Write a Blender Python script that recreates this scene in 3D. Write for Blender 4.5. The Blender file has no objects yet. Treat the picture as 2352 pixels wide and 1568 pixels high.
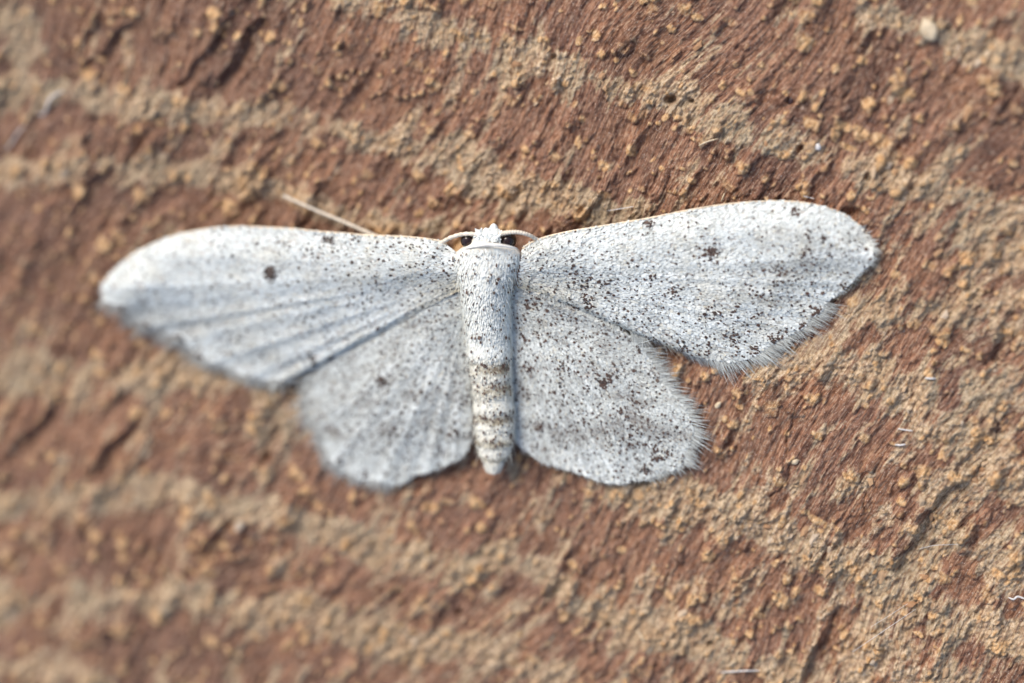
import bpy, math, random
import numpy as np

random.seed(7)
RNG = np.random.default_rng(11)
MM = 0.001
scene = bpy.context.scene
col = scene.collection

# ------------------------------------------------------------------ camera
# photograph coordinates are used on a 2352 x 1568 picture; lengths in millimetres
VW, VH = 2352.0, 1568.0
LENS, SENSOR = 100.0, 36.0
DIST = 92.0
TILT, AZ = math.radians(12.5), math.radians(28)
AX = np.array([math.sin(TILT) * math.cos(AZ), math.sin(TILT) * math.sin(AZ), math.cos(TILT)])
CAM = AX * DIST
_r = np.cross(np.array([0, 1.0, 0]), AX)
RIGHT = _r / np.linalg.norm(_r)
UP = np.cross(AX, RIGHT)
PX = SENSOR / LENS * DIST / VW          # mm per photograph pixel at the centre


def at(x, y, z=0.0):
    """pixel(s) + height in mm above the board -> world point(s) in mm"""
    x = np.asarray(x, float); y = np.asarray(y, float); z = np.asarray(z, float)
    a = (x - VW / 2) / VW * SENSOR / LENS
    b = -(y - VH / 2) / VW * SENSOR / LENS
    d = a[..., None] * RIGHT + b[..., None] * UP - AX
    t = (z - CAM[2]) / d[..., 2]
    return CAM + d * t[..., None]


FOCUS_P = at(1800, 830, 0.25)
cam_d = bpy.data.cameras.new('camera')
cam = bpy.data.objects.new('camera', cam_d)
col.objects.link(cam)
cam_d.lens = LENS
cam_d.sensor_width = SENSOR
cam_d.clip_start = 0.005
cam_d.clip_end = 10.0
from mathutils import Matrix, Vector
cam.matrix_world = Matrix(((RIGHT[0], UP[0], AX[0], CAM[0] * MM),
                           (RIGHT[1], UP[1], AX[1], CAM[1] * MM),
                           (RIGHT[2], UP[2], AX[2], CAM[2] * MM),
                           (0, 0, 0, 1)))
cam_d.dof.use_dof = True
cam_d.dof.focus_distance = float(np.dot(CAM - FOCUS_P, AX)) * MM
cam_d.dof.aperture_fstop = 14.0
scene.camera = cam

# ------------------------------------------------------------------ light
SUN_EL, SUN_AZ = math.radians(48), math.radians(-38)      # azimuth from +Y towards +X
world = bpy.data.worlds.new('World')
scene.world = world
world.use_nodes = True
wn = world.node_tree.nodes
sky = wn.new('ShaderNodeTexSky')
sky.sky_type = 'NISHITA'
sky.sun_disc = False
sky.sun_elevation = SUN_EL
sky.sun_rotation = SUN_AZ
sky.air_density = 1.0
sky.dust_density = 2.8
sky.ozone_density = 0.6
world.node_tree.links.new(sky.outputs[0], wn['Background'].inputs[0])
wn['Background'].inputs[1].default_value = 0.115
sun_d = bpy.data.lights.new('sun', 'SUN')
sun_d.energy = 1.6
sun_d.angle = math.radians(28)
sun_d.color = (1.0, 0.94, 0.84)
sun = bpy.data.objects.new('sun', sun_d)
col.objects.link(sun)
sdir = Vector((math.sin(SUN_AZ) * math.cos(SUN_EL), math.cos(SUN_AZ) * math.cos(SUN_EL), math.sin(SUN_EL)))
sun.rotation_euler = sdir.to_track_quat('Z', 'Y').to_euler()
sun.location = (-0.05, 0.08, 0.15)
vs = scene.view_settings
vs.view_transform = 'Standard'
vs.look = 'None'
vs.gamma = 1.0
vs.exposure = 0.72
vs.use_curve_mapping = False


# ------------------------------------------------------------------ helpers
def hash2(ix, iy, seed):
    h = (ix.astype(np.int64) * 374761393 + iy.astype(np.int64) * 668265263 + seed * 1442695041) & 0xFFFFFFFF
    h = ((h ^ (h >> 13)) * 1274126177) & 0xFFFFFFFF
    h = h ^ (h >> 16)
    return (h & 0xFFFFFF) / float(0xFFFFFF)


def vnoise(x, y, seed=0):
    """smooth value noise, -1..1"""
    ix = np.floor(x); iy = np.floor(y)
    fx = x - ix; fy = y - iy
    fx = fx * fx * fx * (fx * (fx * 6 - 15) + 10)
    fy = fy * fy * fy * (fy * (fy * 6 - 15) + 10)
    a = hash2(ix, iy, seed); b = hash2(ix + 1, iy, seed)
    c = hash2(ix, iy + 1, seed); d = hash2(ix + 1, iy + 1, seed)
    return ((a + (b - a) * fx) * (1 - fy) + (c + (d - c) * fx) * fy) * 2 - 1


def fbm(x, y, seed=0, octv=3, gain=0.5):
    s = 0.0; a = 1.0; n = 0.0
    for k in range(octv):
        s = s + a * vnoise(x * 2 ** k + 17.3 * k, y * 2 ** k - 9.1 * k, seed + k)
        n += a; a *= gain
    return s / n


def sstep(a, b, x):
    t = np.clip((x - a) / (b - a), 0, 1)
    return t * t * (3 - 2 * t)


def polydist(X, Y, pts):
    """distance to a polyline, signed side (+ right of travel), parameter 0..1"""
    best = np.full(X.shape, 1e9); side = np.zeros(X.shape); par = np.zeros(X.shape)
    n = len(pts) - 1
    for k in range(n):
        (x0, y0), (x1, y1) = pts[k], pts[k + 1]
        dx, dy = x1 - x0, y1 - y0
        L2 = dx * dx + dy * dy
        t = np.clip(((X - x0) * dx + (Y - y0) * dy) / L2, 0, 1)
        d = np.hypot(X - x0 - t * dx, Y - y0 - t * dy)
        m = d < best
        best = np.where(m, d, best)
        side = np.where(m, np.sign((X - x0) * dy - (Y - y0) * dx), side)
        par = np.where(m, (k + t) / n, par)
    return best, side, par


def mesh_obj(name, verts, faces, mat=None, parent=None, smooth=True, attrs=None, quads=None):
    me = bpy.data.meshes.new(name)
    verts = np.asarray(verts, np.float32) * MM
    if quads is not None:
        q = np.asarray(quads, np.int32)
        nf, k = q.shape
        me.vertices.add(len(verts)); me.vertices.foreach_set('co', verts.ravel())
        me.loops.add(nf * k); me.loops.foreach_set('vertex_index', q.ravel())
        me.polygons.add(nf)
        me.polygons.foreach_set('loop_start', np.arange(0, nf * k, k, dtype=np.int32))
        me.update(calc_edges=True)
    else:
        me.from_pydata([tuple(map(float, v)) for v in verts], [], faces)
        me.update()
    if smooth:
        me.polygons.foreach_set('use_smooth', np.ones(len(me.polygons), bool))
    if attrs:
        for k, v in attrs.items():
            a = me.attributes.new(k, 'FLOAT', 'POINT')
            a.data.foreach_set('value', np.asarray(v, np.float32).ravel())
    if mat: me.materials.append(mat)
    o = bpy.data.objects.new(name, me)
    col.objects.link(o)
    if parent: o.parent = parent
    return o


def tag(o, label=None, cat=None, group=None, kind=None):
    if label: o['label'] = label
    if cat: o['category'] = cat
    if group: o['group'] = group
    if kind: o['kind'] = kind
    return o


class Mat:
    def __init__(s, name, rough=0.7, spec=0.3):
        s.m = bpy.data.materials.new(name); s.m.use_nodes = True
        s.t = s.m.node_tree; s.b = s.t.nodes['Principled BSDF']
        s.b.inputs['Roughness'].default_value = rough
        s.b.inputs['Specular IOR Level'].default_value = spec

    def n(s, typ, **kw):
        nd = s.t.nodes.new(typ)
        for k, v in kw.items(): setattr(nd, k, v)
        return nd

    def l(s, a, b): s.t.links.new(a, b)

    def attr(s, name):
        nd = s.n('ShaderNodeAttribute'); nd.attribute_name = name
        return nd.outputs['Fac']

    def ramp(s, fac, stops, interp='LINEAR'):
        nd = s.n('ShaderNodeValToRGB'); cr = nd.color_ramp; cr.interpolation = interp
        while len(cr.elements) < len(stops): cr.elements.new(0.5)
        for e, (p, c) in zip(cr.elements, stops):
            e.position = p; e.color = (*c, 1) if len(c) == 3 else c
        s.l(fac, nd.inputs[0])
        return nd.outputs[0]

    def mix(s, f, a, b, blend='MIX'):
        nd = s.n('ShaderNodeMix'); nd.data_type = 'RGBA'; nd.blend_type = blend
        for sock, v in ((nd.inputs[0], f), (nd.inputs[6], a), (nd.inputs[7], b)):
            if hasattr(v, 'is_output'): s.l(v, sock)
            else: sock.default_value = v if isinstance(v, (int, float)) else (*v, 1)
        return nd.outputs[2]

    def math(s, op, a, b=0.0, clamp=False):
        nd = s.n('ShaderNodeMath', operation=op, use_clamp=clamp)
        for sock, v in ((nd.inputs[0], a), (nd.inputs[1], b)):
            if hasattr(v, 'is_output'): s.l(v, sock)
            else: sock.default_value = v
        return nd.outputs[0]

    def noise(s, vec, scale, detail=3, rough=0.5):
        nd = s.n('ShaderNodeTexNoise')
        nd.inputs['Scale'].default_value = scale; nd.inputs['Detail'].default_value = detail
        nd.inputs['Roughness'].default_value = rough
        s.l(vec, nd.inputs['Vector'])
        return nd.outputs['Fac']

    def xyz(s, x, y, z=0.0):
        nd = s.n('ShaderNodeCombineXYZ')
        for sock, v in zip(nd.inputs, (x, y, z)):
            if hasattr(v, 'is_output'): s.l(v, sock)
            else: sock.default_value = v
        return nd.outputs[0]

    def bump(s, h, strength, dist):
        nd = s.n('ShaderNodeBump')
        nd.inputs['Strength'].default_value = strength
        nd.inputs['Distance'].default_value = dist
        s.l(h, nd.inputs['Height']); s.l(nd.outputs[0], s.b.inputs['Normal'])


# ------------------------------------------------------------------ materials
def wood_material():
    M = Mat('weathered_wood', 0.62, 0.32)
    gs, gt = M.attr('grain_s'), M.attr('grain_t')
    tan, lump, stain_shade = M.attr('tan'), M.attr('lump'), M.attr('stain_shade')
    geo = M.n('ShaderNodeTexCoord').outputs['Object']
    fibre = M.noise(M.xyz(M.math('MULTIPLY', gs, 0.55), M.math('MULTIPLY', gt, 7.0)), 1.0, 4, 0.6)
    fine = M.noise(M.xyz(M.math('MULTIPLY', gs, 2.0), M.math('MULTIPLY', gt, 22.0)), 1.0, 3, 0.6)
    grit = M.noise(geo, 8000, 5, 0.78)
    blot = M.noise(geo, 900, 3, 0.55)
    hue = M.noise(geo, 330, 3, 0.6)
    red = M.ramp(fibre, [(0.34, (0.10, 0.042, 0.028)), (0.45, (0.205, 0.092, 0.057)), (0.54, (0.325, 0.152, 0.088)), (0.66, (0.48, 0.285, 0.17))])
    red = M.mix(M.math('MULTIPLY', M.ramp(hue, [(0.38, (0, 0, 0)), (0.62, (1, 1, 1))]), 0.55), red, (0.36, 0.165, 0.072))
    red = M.mix(M.math('MULTIPLY', M.ramp(fine, [(0.48, (0, 0, 0)), (0.62, (1, 1, 1))]), 0.45), red, (0.47, 0.31, 0.20))
    red = M.mix(M.math('MULTIPLY', M.ramp(blot, [(0.35, (0, 0, 0)), (0.7, (1, 1, 1))]), 0.35), red, (0.31, 0.165, 0.108))
    mid = M.noise(M.xyz(M.math('MULTIPLY', gs, 1.1), M.math('MULTIPLY', gt, 11.0)), 1.0, 2, 0.5)
    red = M.mix(M.math('MULTIPLY', M.ramp(mid, [(0.40, (1, 1, 1)), (0.49, (0, 0, 0))]), 0.6), red, (0.095, 0.040, 0.028))
    red = M.mix(M.math('MULTIPLY', stain_shade, 0.7, True), red, (0.075, 0.036, 0.028))
    red = M.mix(M.ramp(grit, [(0.38, (1, 1, 1)), (0.50, (0, 0, 0))]), red, (0.66, 0.60, 0.57), 'MULTIPLY')
    red = M.mix(M.math('MULTIPLY', M.ramp(grit, [(0.54, (0, 0, 0)), (0.66, (1, 1, 1))]), 0.28), red, (0.50, 0.34, 0.25))
    tanc = M.ramp(grit, [(0.34, (0.15, 0.10, 0.05)), (0.46, (0.44, 0.31, 0.185)), (0.60, (0.76, 0.60, 0.42))])
    tanc = M.mix(M.math('MULTIPLY', M.ramp(hue, [(0.40, (1, 1, 1)), (0.60, (0, 0, 0))]), 0.55), tanc, (0.34, 0.285, 0.195))
    tanc = M.mix(M.math('MULTIPLY', M.ramp(blot, [(0.45, (0, 0, 0)), (0.70, (1, 1, 1))]), 0.5), tanc, (0.52, 0.335, 0.18))
    tanc = M.mix(M.math('MULTIPLY', M.ramp(mid, [(0.42, (1, 1, 1)), (0.50, (0, 0, 0))]), 0.55), tanc, (0.27, 0.145, 0.085))
    lumpc = M.ramp(grit, [(0.3, (0.40, 0.195, 0.075)), (0.5, (0.60, 0.365, 0.17)), (0.68, (0.80, 0.60, 0.37))])
    tf = M.math('ADD', tan, M.math('MULTIPLY', M.math('SUBTRACT', grit, 0.5), 0.7))
    tf = M.ramp(tf, [(0.25, (0, 0, 0)), (0.80, (1, 1, 1))])
    c = M.mix(tf, red, tanc)
    lf = M.math('ADD', lump, M.math('MULTIPLY', M.math('SUBTRACT', grit, 0.5), 0.4))
    c = M.mix(M.ramp(lf, [(0.3, (0, 0, 0)), (0.75, (1, 1, 1))]), c, lumpc)
    # pale dust grains
    dust = M.noise(geo, 26000, 1, 0.5)
    c = M.mix(M.math('MULTIPLY', M.ramp(dust, [(0.68, (0, 0, 0)), (0.74, (1, 1, 1))]), 0.75), c, (0.70, 0.63, 0.57))
    fg = M.noise(M.xyz(M.math('MULTIPLY', gs, 4.0), M.math('MULTIPLY', gt, 19.0)), 1.0, 2, 0.6)
    c = M.mix(M.ramp(fg, [(0.36, (1, 1, 1)), (0.47, (0, 0, 0))]), c, (0.66, 0.58, 0.52), 'MULTIPLY')
    c = M.mix(M.math('MULTIPLY', M.ramp(fg, [(0.54, (0, 0, 0)), (0.66, (1, 1, 1))]), 0.28), c, (0.72, 0.58, 0.42))
    M.l(c, M.b.inputs['Base Color'])
    h = M.math('ADD', M.math('MULTIPLY', fine, 0.6), grit)
    M.bump(h, 1.0, 0.00006)
    return M.m


def scale_material(name, dark=False):
    M = Mat(name, 0.55, 0.25)
    tone, warm = M.attr('tone'), M.attr('warm')
    if dark:
        c = M.mix(warm, (0.045, 0.040, 0.036), (0.085, 0.042, 0.030))
        c = M.mix(tone, c, (0.20, 0.15, 0.12))
    else:
        c = M.ramp(tone, [(0.0, (0.17, 0.15, 0.135)), (0.5, (0.50, 0.53, 0.51)), (1.0, (0.85, 0.89, 0.865))])
        c = M.mix(M.math('MULTIPLY', warm, 0.8, True), c, (0.95, 0.76, 0.50), 'MULTIPLY')
    M.l(c, M.b.inputs['Base Color'])
    return M.m


def plain(name, colr, rough=0.6, spec=0.3, var=0.12, scale=4000, bump=0.0):
    M = Mat(name, rough, spec)
    geo = M.n('ShaderNodeTexCoord').outputs['Object']
    nz = M.noise(geo, scale, 3, 0.6)
    lo = tuple(max(0, v * (1 - 2 * var)) for v in colr); hi = tuple(min(1, v * (1 + 2 * var)) for v in colr)
    M.l(M.ramp(nz, [(0.3, lo), (0.7, hi)]), M.b.inputs['Base Color'])
    if bump: M.bump(nz, bump, 0.00003)
    return M.m


MAT_WOOD = wood_material()
MAT_SCALE = scale_material('pale_scales')
MAT_DARK = scale_material('dark_scales', True)
MAT_MEMB = plain('wing_membrane', (0.50, 0.47, 0.43), 0.6, 0.25, 0.1)
MAT_COSTA = plain('costal_vein', (0.80, 0.66, 0.48), 0.5, 0.3, 0.08)
MAT_BODY = plain('body_cuticle', (0.72, 0.68, 0.60), 0.65, 0.25, 0.15)
MAT_EYE = plain('compound_eye', (0.022, 0.010, 0.009), 0.18, 0.5, 0.2)
MAT_ANT = plain('antenna_scales', (0.74, 0.66, 0.54), 0.55, 0.3, 0.12, 9000, 0.5)
MAT_LINT = plain('lint', (0.66, 0.63, 0.60), 0.45, 0.4, 0.05)
MAT_SPLINT = plain('splinter_wood', (0.62, 0.50, 0.34), 0.6, 0.3, 0.12, 6000, 0.5)
MAT_FRASS = plain('dark_pellet', (0.05, 0.025, 0.022), 0.3, 0.5, 0.3, 6000, 0.5)


def crumb_material():
    M = Mat('wood_crumb', 0.7, 0.25)
    geo = M.n('ShaderNodeTexCoord').outputs['Object']
    rnd = M.n('ShaderNodeObjectInfo').outputs['Random']
    grit = M.noise(geo, 12000, 4, 0.65)
    base = M.ramp(rnd, [(0.0, (0.36, 0.19, 0.09)), (0.4, (0.46, 0.29, 0.16)), (0.75, (0.52, 0.38, 0.24)), (1.0, (0.60, 0.50, 0.38))])
    c = M.mix(M.ramp(grit, [(0.3, (0, 0, 0)), (0.7, (1, 1, 1))]), base, (0.30, 0.19, 0.12))
    c = M.mix(0.5, c, base)
    M.l(c, M.b.inputs['Base Color'])
    M.bump(grit, 0.5, 0.00003)
    return M.m


MAT_CRUMB = crumb_material()

# ------------------------------------------------------------------ the board
GA = math.radians(58)                                    # direction of the fibres
STEP = 0.0345
xi = np.arange(-18.2, 18.2, STEP); yi = np.arange(-12.6, 12.6, STEP)
grow = np.cumsum(0.06 * 1.16 ** np.arange(30))
XS = np.concatenate([(xi[0] - grow)[::-1], xi, xi[-1] + grow])
YS = np.concatenate([(yi[0] - grow)[::-1], yi, yi[-1] + grow])
GX, GY = np.meshgrid(XS, YS)
NYg, NXg = GX.shape


def to_px(x, y, z=0.0):
    """world mm -> photograph pixel (for laying features read off the photograph)"""
    P = np.stack([x, y, np.zeros_like(x) + z], -1) - CAM
    dep = -(P @ AX)
    return VW / 2 + (P @ RIGHT) / dep * LENS / SENSOR * VW, VH / 2 - (P @ UP) / dep * LENS / SENSOR * VW


PXX, PXY = to_px(GX, GY)
wx = 0.9 * vnoise(GX * 0.16, GY * 0.16, 3) + 0.07 * vnoise(GX * 0.5, GY * 0.5, 4)
gs = GX * math.cos(GA) + GY * math.sin(GA)
gt = -GX * math.sin(GA) + GY * math.cos(GA) + wx + 0.012 * vnoise(GX * 2.2, GY * 2.2, 8)

BANDS = [
    ([(-80, 205), (0, 210), (200, 215), (350, 245), (600, 262), (750, 290), (850, 320), (1000, 345), (1150, 410), (1270, 450)], 30, 1.0),
    ([(-80, 400), (0, 400), (125, 390), (250, 385), (450, 400), (625, 440), (750, 465), (875, 515), (1000, 530)], 26, 1.0),
    ([(800, -10), (950, 40), (1100, 90), (1176, 130), (1300, 165), (1426, 200), (1576, 240), (1676, 282), (1800, 322), (1926, 362), (2050, 402), (2176, 442), (2352, 505), (2450, 540)], 34, 1.0),
    ([(1060, 400), (1176, 418), (1276, 445), (1350, 480), (1450, 498)], 30, 0.95),
    ([(1990, 30), (2126, 65), (2226, 115), (2352, 168), (2450, 200)], 24, 0.9),
    ([(2076, 460), (2200, 510), (2352, 560)], 46, 0.6),
    ([(1876, 784), (1976, 728), (2076, 705), (2176, 722), (2352, 760)], 32, 0.75),
    ([(1751, 862), (1851, 836), (1976, 850), (2101, 909), (2176, 999), (2276, 1064), (2352, 1109), (2450, 1150)], 42, 0.95),
    ([(1390, 1100), (1451, 1104), (1526, 1134), (1601, 1164), (1726, 1194), (1826, 1234), (1926, 1284), (2026, 1324), (2060, 1359), (2126, 1409), (2226, 1434), (2352, 1484)], 36, 1.0),
    ([(2190, 1120), (2110, 1284), (2046, 1434), (1950, 1590)], 44, 0.85),
    ([(1050, 1300), (1176, 1262), (1251, 1324), (1326, 1384), (1390, 1384)], 26, 0.9),
    ([(1451, 1429), (1576, 1469), (1626, 1484), (1726, 1509), (1800, 1560)], 30, 0.8),
    ([(-60, 834), (125, 869), (250, 864), (425, 859), (500, 849), (650, 894), (720, 930)], 38, 0.9),
    ([(-60, 1154), (150, 1144), (350, 1134), (575, 1169), (675, 1194), (800, 1234), (900, 1274), (1050, 1304)], 28, 1.0),
    ([(-60, 1379), (150, 1374), (300, 1374), (450, 1379), (550, 1384), (700, 1399), (850, 1480), (1050, 1494), (1176, 1524), (1300, 1580)], 30, 1.0),
    ([(-60, 1540), (120, 1540), (250, 1580)], 34, 0.6),
    ([(-40, 20), (40, 50), (70, 120)], 34, 0.8),
    ([(2180, 1200), (2260, 1290), (2380, 1330)], 40, 0.6),
    ([(500, 1000), (640, 960), (700, 1000)], 22, 0.6),
    ([(2230, 860), (2352, 900)], 40, 0.7),
]
jx = PXX + 26 * fbm(GX * 0.9, GY * 0.9, 21, 3)
jy = PXY + 26 * fbm(GX * 0.9 + 40, GY * 0.9, 25, 3)
band = np.zeros_like(GX)
for pts, hw, st in BANDS:
    d, _, _ = polydist(jx, jy, pts)
    band = np.maximum(band, st * (1 - sstep(0.2, 2.1, d / hw)))
nA = fbm(gs * 0.50 + 5, gt * 1.9, 31, 5, 0.62)
nB = fbm(GX * 1.15, GY * 1.15, 36, 5, 0.66)
right_bias = 0.09 * sstep(1100, 2500, PXX + 0.75 * PXY) + 0.07 * sstep(850, 1350, PXY)
nC = fbm(gs * 0.9 + 9, gt * 6.5, 46, 3, 0.6)
tan = sstep(-0.26, 0.36, 0.75 * nA + 0.55 * nB + 0.42 * nC - 0.31 + 0.74 * band + right_bias)
H = 0.30 * vnoise(GX * 0.09, GY * 0.09, 41) + 0.13 * vnoise(GX * 0.30, GY * 0.30, 42)
H = H * (0.35 + 0.65 * sstep(150, 900, np.hypot(PXX - 1130, PXY - 720)))
# long ridges and fibres
ridge = vnoise(gs * 0.20, gt * 1.15, 51)
fib1 = vnoise(gs * 0.42, gt * 3.2, 52)
fib2 = vnoise(gs * 0.8, gt * 8.5, 53)
fib3 = vnoise(gs * 1.6, gt * 17.0, 54)
smoothw = 1 - 0.6 * np.clip(tan, 0, 1)
H += 0.07 * ridge + smoothw * (0.034 * fib1 + 0.018 * fib2 + 0.011 * fib3)
H += 0.07 * fbm(gs * 0.8 + 3, gt * 2.0, 55, 3, 0.55) + 0.08 * fbm(GX * 0.9, GY * 0.9, 57, 3, 0.55)
# broken, crumbly texture in the pale bands
gran = fbm(GX * 2.4, GY * 2.4, 61, 4, 0.62)
gran2 = 1 - np.abs(fbm(GX * 4.5 + 3, GY * 4.5, 66, 3, 0.6)) * 2
gran = 0.5 * gran + 0.5 * fbm(gs * 1.5, gt * 4.2, 63, 4, 0.62)
sharp = np.abs(fbm(gs * 4.0, gt * 7.0, 64, 3, 0.7)) * 2 - 0.5
H += np.clip(tan, 0, 1) * (0.17 * gran + 0.05 * gran2 + 0.055 * sharp + 0.01) + 0.06 * fbm(gs * 2.2, gt * 4.6, 71, 4, 0.62)
H += 0.022 * vnoise(gs * 7, gt * 13, 73) + 0.014 * vnoise(GX * 15, GY * 15, 74) * (0.5 + np.clip(tan, 0, 1))
# steps where fibres have torn away: a sharp edge with a hollow on its right
STEPS = [([(530, 30), (465, 120), (400, 200)], 34, .36), ([(615, 25), (545, 120), (480, 215)], 36, .40),
         ([(320, 40), (250, 100), (175, 165)], 30, .30), ([(125, 924), (60, 990), (-10, 1060)], 34, .45),
         ([(320, 954), (262, 1015), (210, 1084)], 34, .45), ([(540, 1179), (495, 1225), (450, 1274)], 32, .50),
         ([(1921, 1384), (1880, 1470), (1825, 1575)], 36, .45), ([(2201, 1084), (2120, 1200), (2036, 1324)], 80, .40),
         ([(2280, 960), (2210, 1050), (2190, 1080)], 34, .30), ([(330, 290), (300, 350), (280, 390)], 26, .30),
         ([(560, 300), (540, 350), (520, 385)], 24, .26), ([(2010, 60), (1960, 140), (1915, 215)], 20, .16),
         ([(1500, 270), (1455, 345), (1425, 410)], 34, .20), ([(1330, 240), (1290, 310), (1250, 370)], 30, .18),
         ([(850, 150), (800, 230), (760, 280)], 26, .20), ([(2330, 700), (2290, 770), (2260, 830)], 40, .35),
         ([(640, 960), (600, 1010), (570, 1040)], 28, .35), ([(1120, 1230), (1095, 1265), (1075, 1285)], 22, .3),
         ([(1010, 1400), (990, 1440), (975, 1470)], 24, .3), ([(1270, 1335), (1240, 1365)], 20, .25)]
for pts, wd, dep in STEPS:
    d, side, par = polydist(PXX + 16 * fbm(GX * 1.3, GY * 1.3, 77, 3), PXY + 10 * fbm(GX * 1.3, GY * 1.3, 79, 3), pts)
    ends = sstep(0, 0.12, par) * sstep(0, 0.12, 1 - par)
    s_ = side                                             # right of a line drawn downwards
    prof = np.where(s_ > 0, -np.exp(-(d / wd) ** 1.4) * sstep(0, 14, d), 0.35 * np.exp(-(d / (wd * .5)) ** 2))
    H += 0.75 * dep * prof * np.where(par <= 0, np.exp(-(d / 8) ** 2), np.where(par >= 1, np.exp(-(d / 8) ** 2), ends))
# random torn flakes everywhere
for k in range(170):
    cx, cy = RNG.uniform(-17.5, 17.5), RNG.uniform(-12.2, 12.2)
    L = RNG.uniform(0.5, 1.7); W = RNG.uniform(0.10, 0.34); A = RNG.uniform(0.03, 0.10)
    i0, i1 = np.searchsorted(XS, [cx - L * 1.2, cx + L * 1.2]); j0, j1 = np.searchsorted(YS, [cy - L * 1.2, cy + L * 1.2])
    sub = np.s_[j0:j1, i0:i1]
    ga = GA + RNG.normal(0, .06)
    dx = GX[sub] - cx; dy = GY[sub] - cy
    s = (dx * math.cos(ga) + dy * math.sin(ga)) / L; t = (-dx * math.sin(ga) + dy * math.cos(ga)) / W
    t = t + 0.35 * vnoise(GX[sub] * 3, GY[sub] * 3, 80 + k % 7)
    env = np.clip(1 - s * s, 0, 1)
    H[sub] += A * env * (np.where(t < 0, -np.exp(-(t / 1.2) ** 2) * sstep(0, .8, -t), 0.5 * np.exp(-(t / .8) ** 2)))
# lumps: gentle towards the upper right, steep at the lower left end
lump = np.zeros_like(GX)
NL = 3600
for k in range(NL):
    cx, cy = RNG.uniform(-18, 18), RNG.uniform(-12.4, 12.4)
    rsel = RNG.random()
    big = 0.16 < rsel < 0.34
    if rsel < 0.16:                                     # long terraces broken off at their lower left end
        L = RNG.uniform(0.5, 1.25); W = RNG.uniform(0.16, 0.42); A = RNG.uniform(0.07, 0.17)
    else:
        L = RNG.uniform(0.13, 0.32) * (1.6 if big else 1); W = RNG.uniform(0.06, 0.14) * (1.5 if big else 1)
        A = W * RNG.uniform(0.55, 1.15)
    R = L * 1.7
    i0, i1 = np.searchsorted(XS, [cx - R, cx + R]); j0, j1 = np.searchsorted(YS, [cy - R, cy + R])
    if i1 - i0 < 3 or j1 - j0 < 3: continue
    sub = np.s_[j0:j1, i0:i1]
    ga = GA + RNG.normal(0, .22)
    dx = GX[sub] - cx; dy = GY[sub] - cy
    s = (dx * math.cos(ga) + dy * math.sin(ga)) / L; t = (-dx * math.sin(ga) + dy * math.cos(ga)) / W
    nz = 0.34 * vnoise(GX[sub] * 5.5, GY[sub] * 5.5, 90 + k % 9) + 0.22 * vnoise(GX[sub] * 12, GY[sub] * 12, 80 + k % 9)
    q = np.where(s > 0, (s / 1.35) ** 2, (s / 0.42) ** 2) + t * t + nz
    sh = np.clip(1 - q, 0, 1)
    prof = np.where(s > 0, sh, np.sqrt(sh))
    H[sub] += A * prof
    tint = RNG.uniform(0.25, 1.0) * (1.2 if big else 1)
    lump[sub] = np.maximum(lump[sub], tint * np.sqrt(sh) * (1 - sstep(-0.1, 1.0 if rsel > .16 else .25, s)))
# crumbly granules crowded into the pale bands
tani = np.clip(tan, 0, 1)
cnt = 0
while cnt < 2200:
    i = RNG.integers(31, NXg - 31); j = RNG.integers(31, NYg - 31)
    if RNG.random() > tani[j, i] ** 1.5 + 0.03: continue
    cnt += 1
    cx, cy = XS[i], YS[j]
    L = RNG.uniform(0.06, 0.17); W = L * RNG.uniform(0.35, 0.75); A = W * RNG.uniform(0.5, 1.1)
    n = int(L * 1.4 / STEP) + 2
    sub = np.s_[max(0, j - n):j + n, max(0, i - n):i + n]
    ga = GA + RNG.normal(0, .35)
    dx = GX[sub] - cx; dy = GY[sub] - cy
    s = (dx * math.cos(ga) + dy * math.sin(ga)) / L; t = (-dx * math.sin(ga) + dy * math.cos(ga)) / W
    sh = np.clip(1 - s * s - t * t - 0.3 * vnoise(GX[sub] * 9, GY[sub] * 9, 97), 0, 1)
    H[sub] += A * sh ** .75
    if RNG.random() < 0.45:
        lump[sub] = np.maximum(lump[sub], RNG.uniform(.3, .8) * np.sqrt(sh))
# pits and cracks
for (px, py, r, dp) in [(1540, 228, 13, .5), (1816, 232, 9, .25), (1268, 130, 9, .3), (1590, 232, 6, .25), (1955, 492, 20, .4),
                        (1840, 338, 9, .3), (1997, 405, 10, .25), (1395, 1437, 7, .3), (610, 1052, 13, .5), (960, 1122, 14, .3), (1628, 1480, 9, .35),
                        (1050, 1405, 8, .35), (1880, 720, 10, .25)]:
    d = np.hypot(PXX - px, (PXY - py) * 1.25) + 3 * vnoise(GX * 5, GY * 5, 99)
    H -= dp * np.exp(-(d / r) ** 3.0)
for pts in [[(1846, 905), (1835, 925), (1826, 945), (1822, 970), (1815, 990), (1806, 1020), (1805, 1040)],
            [(1820, 1055), (1812, 1080), (1808, 1100), (1790, 1125), (1770, 1140)],
            [(1700, 1190), (1720, 1195), (1752, 1196)], [(1525, 1110), (1515, 1125), (1520, 1140)],
            [(1995, 1130), (1980, 1160), (1990, 1175)], [(850, 326), (900, 332), (960, 338)]]:
    d, _, par = polydist(PXX + 4 * vnoise(GX * 4, GY * 4, 101), PXY + 4 * vnoise(GX * 4, GY * 4, 102), pts)
    H -= 0.11 * np.exp(-(d / 1.9) ** 2)
stain_shade = np.clip(1.8 * (0.5 + 0.5 * fbm(gs * 0.22, gt * 1.0, 111, 3)) - 0.82, 0, 1) * 0.9
stain_shade += 0.75 * (1 - sstep(0, 1000, np.hypot(PXX - 200, PXY - 320))) * (0.5 + 0.5 * vnoise(gs * .4, gt * 1.6, 117))  # upper left: browner wood plus the shade of hollows, painted into the colour
stain_shade += 0.4 * np.clip(fib1 * 1.2 - .35, 0, 1)
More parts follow.
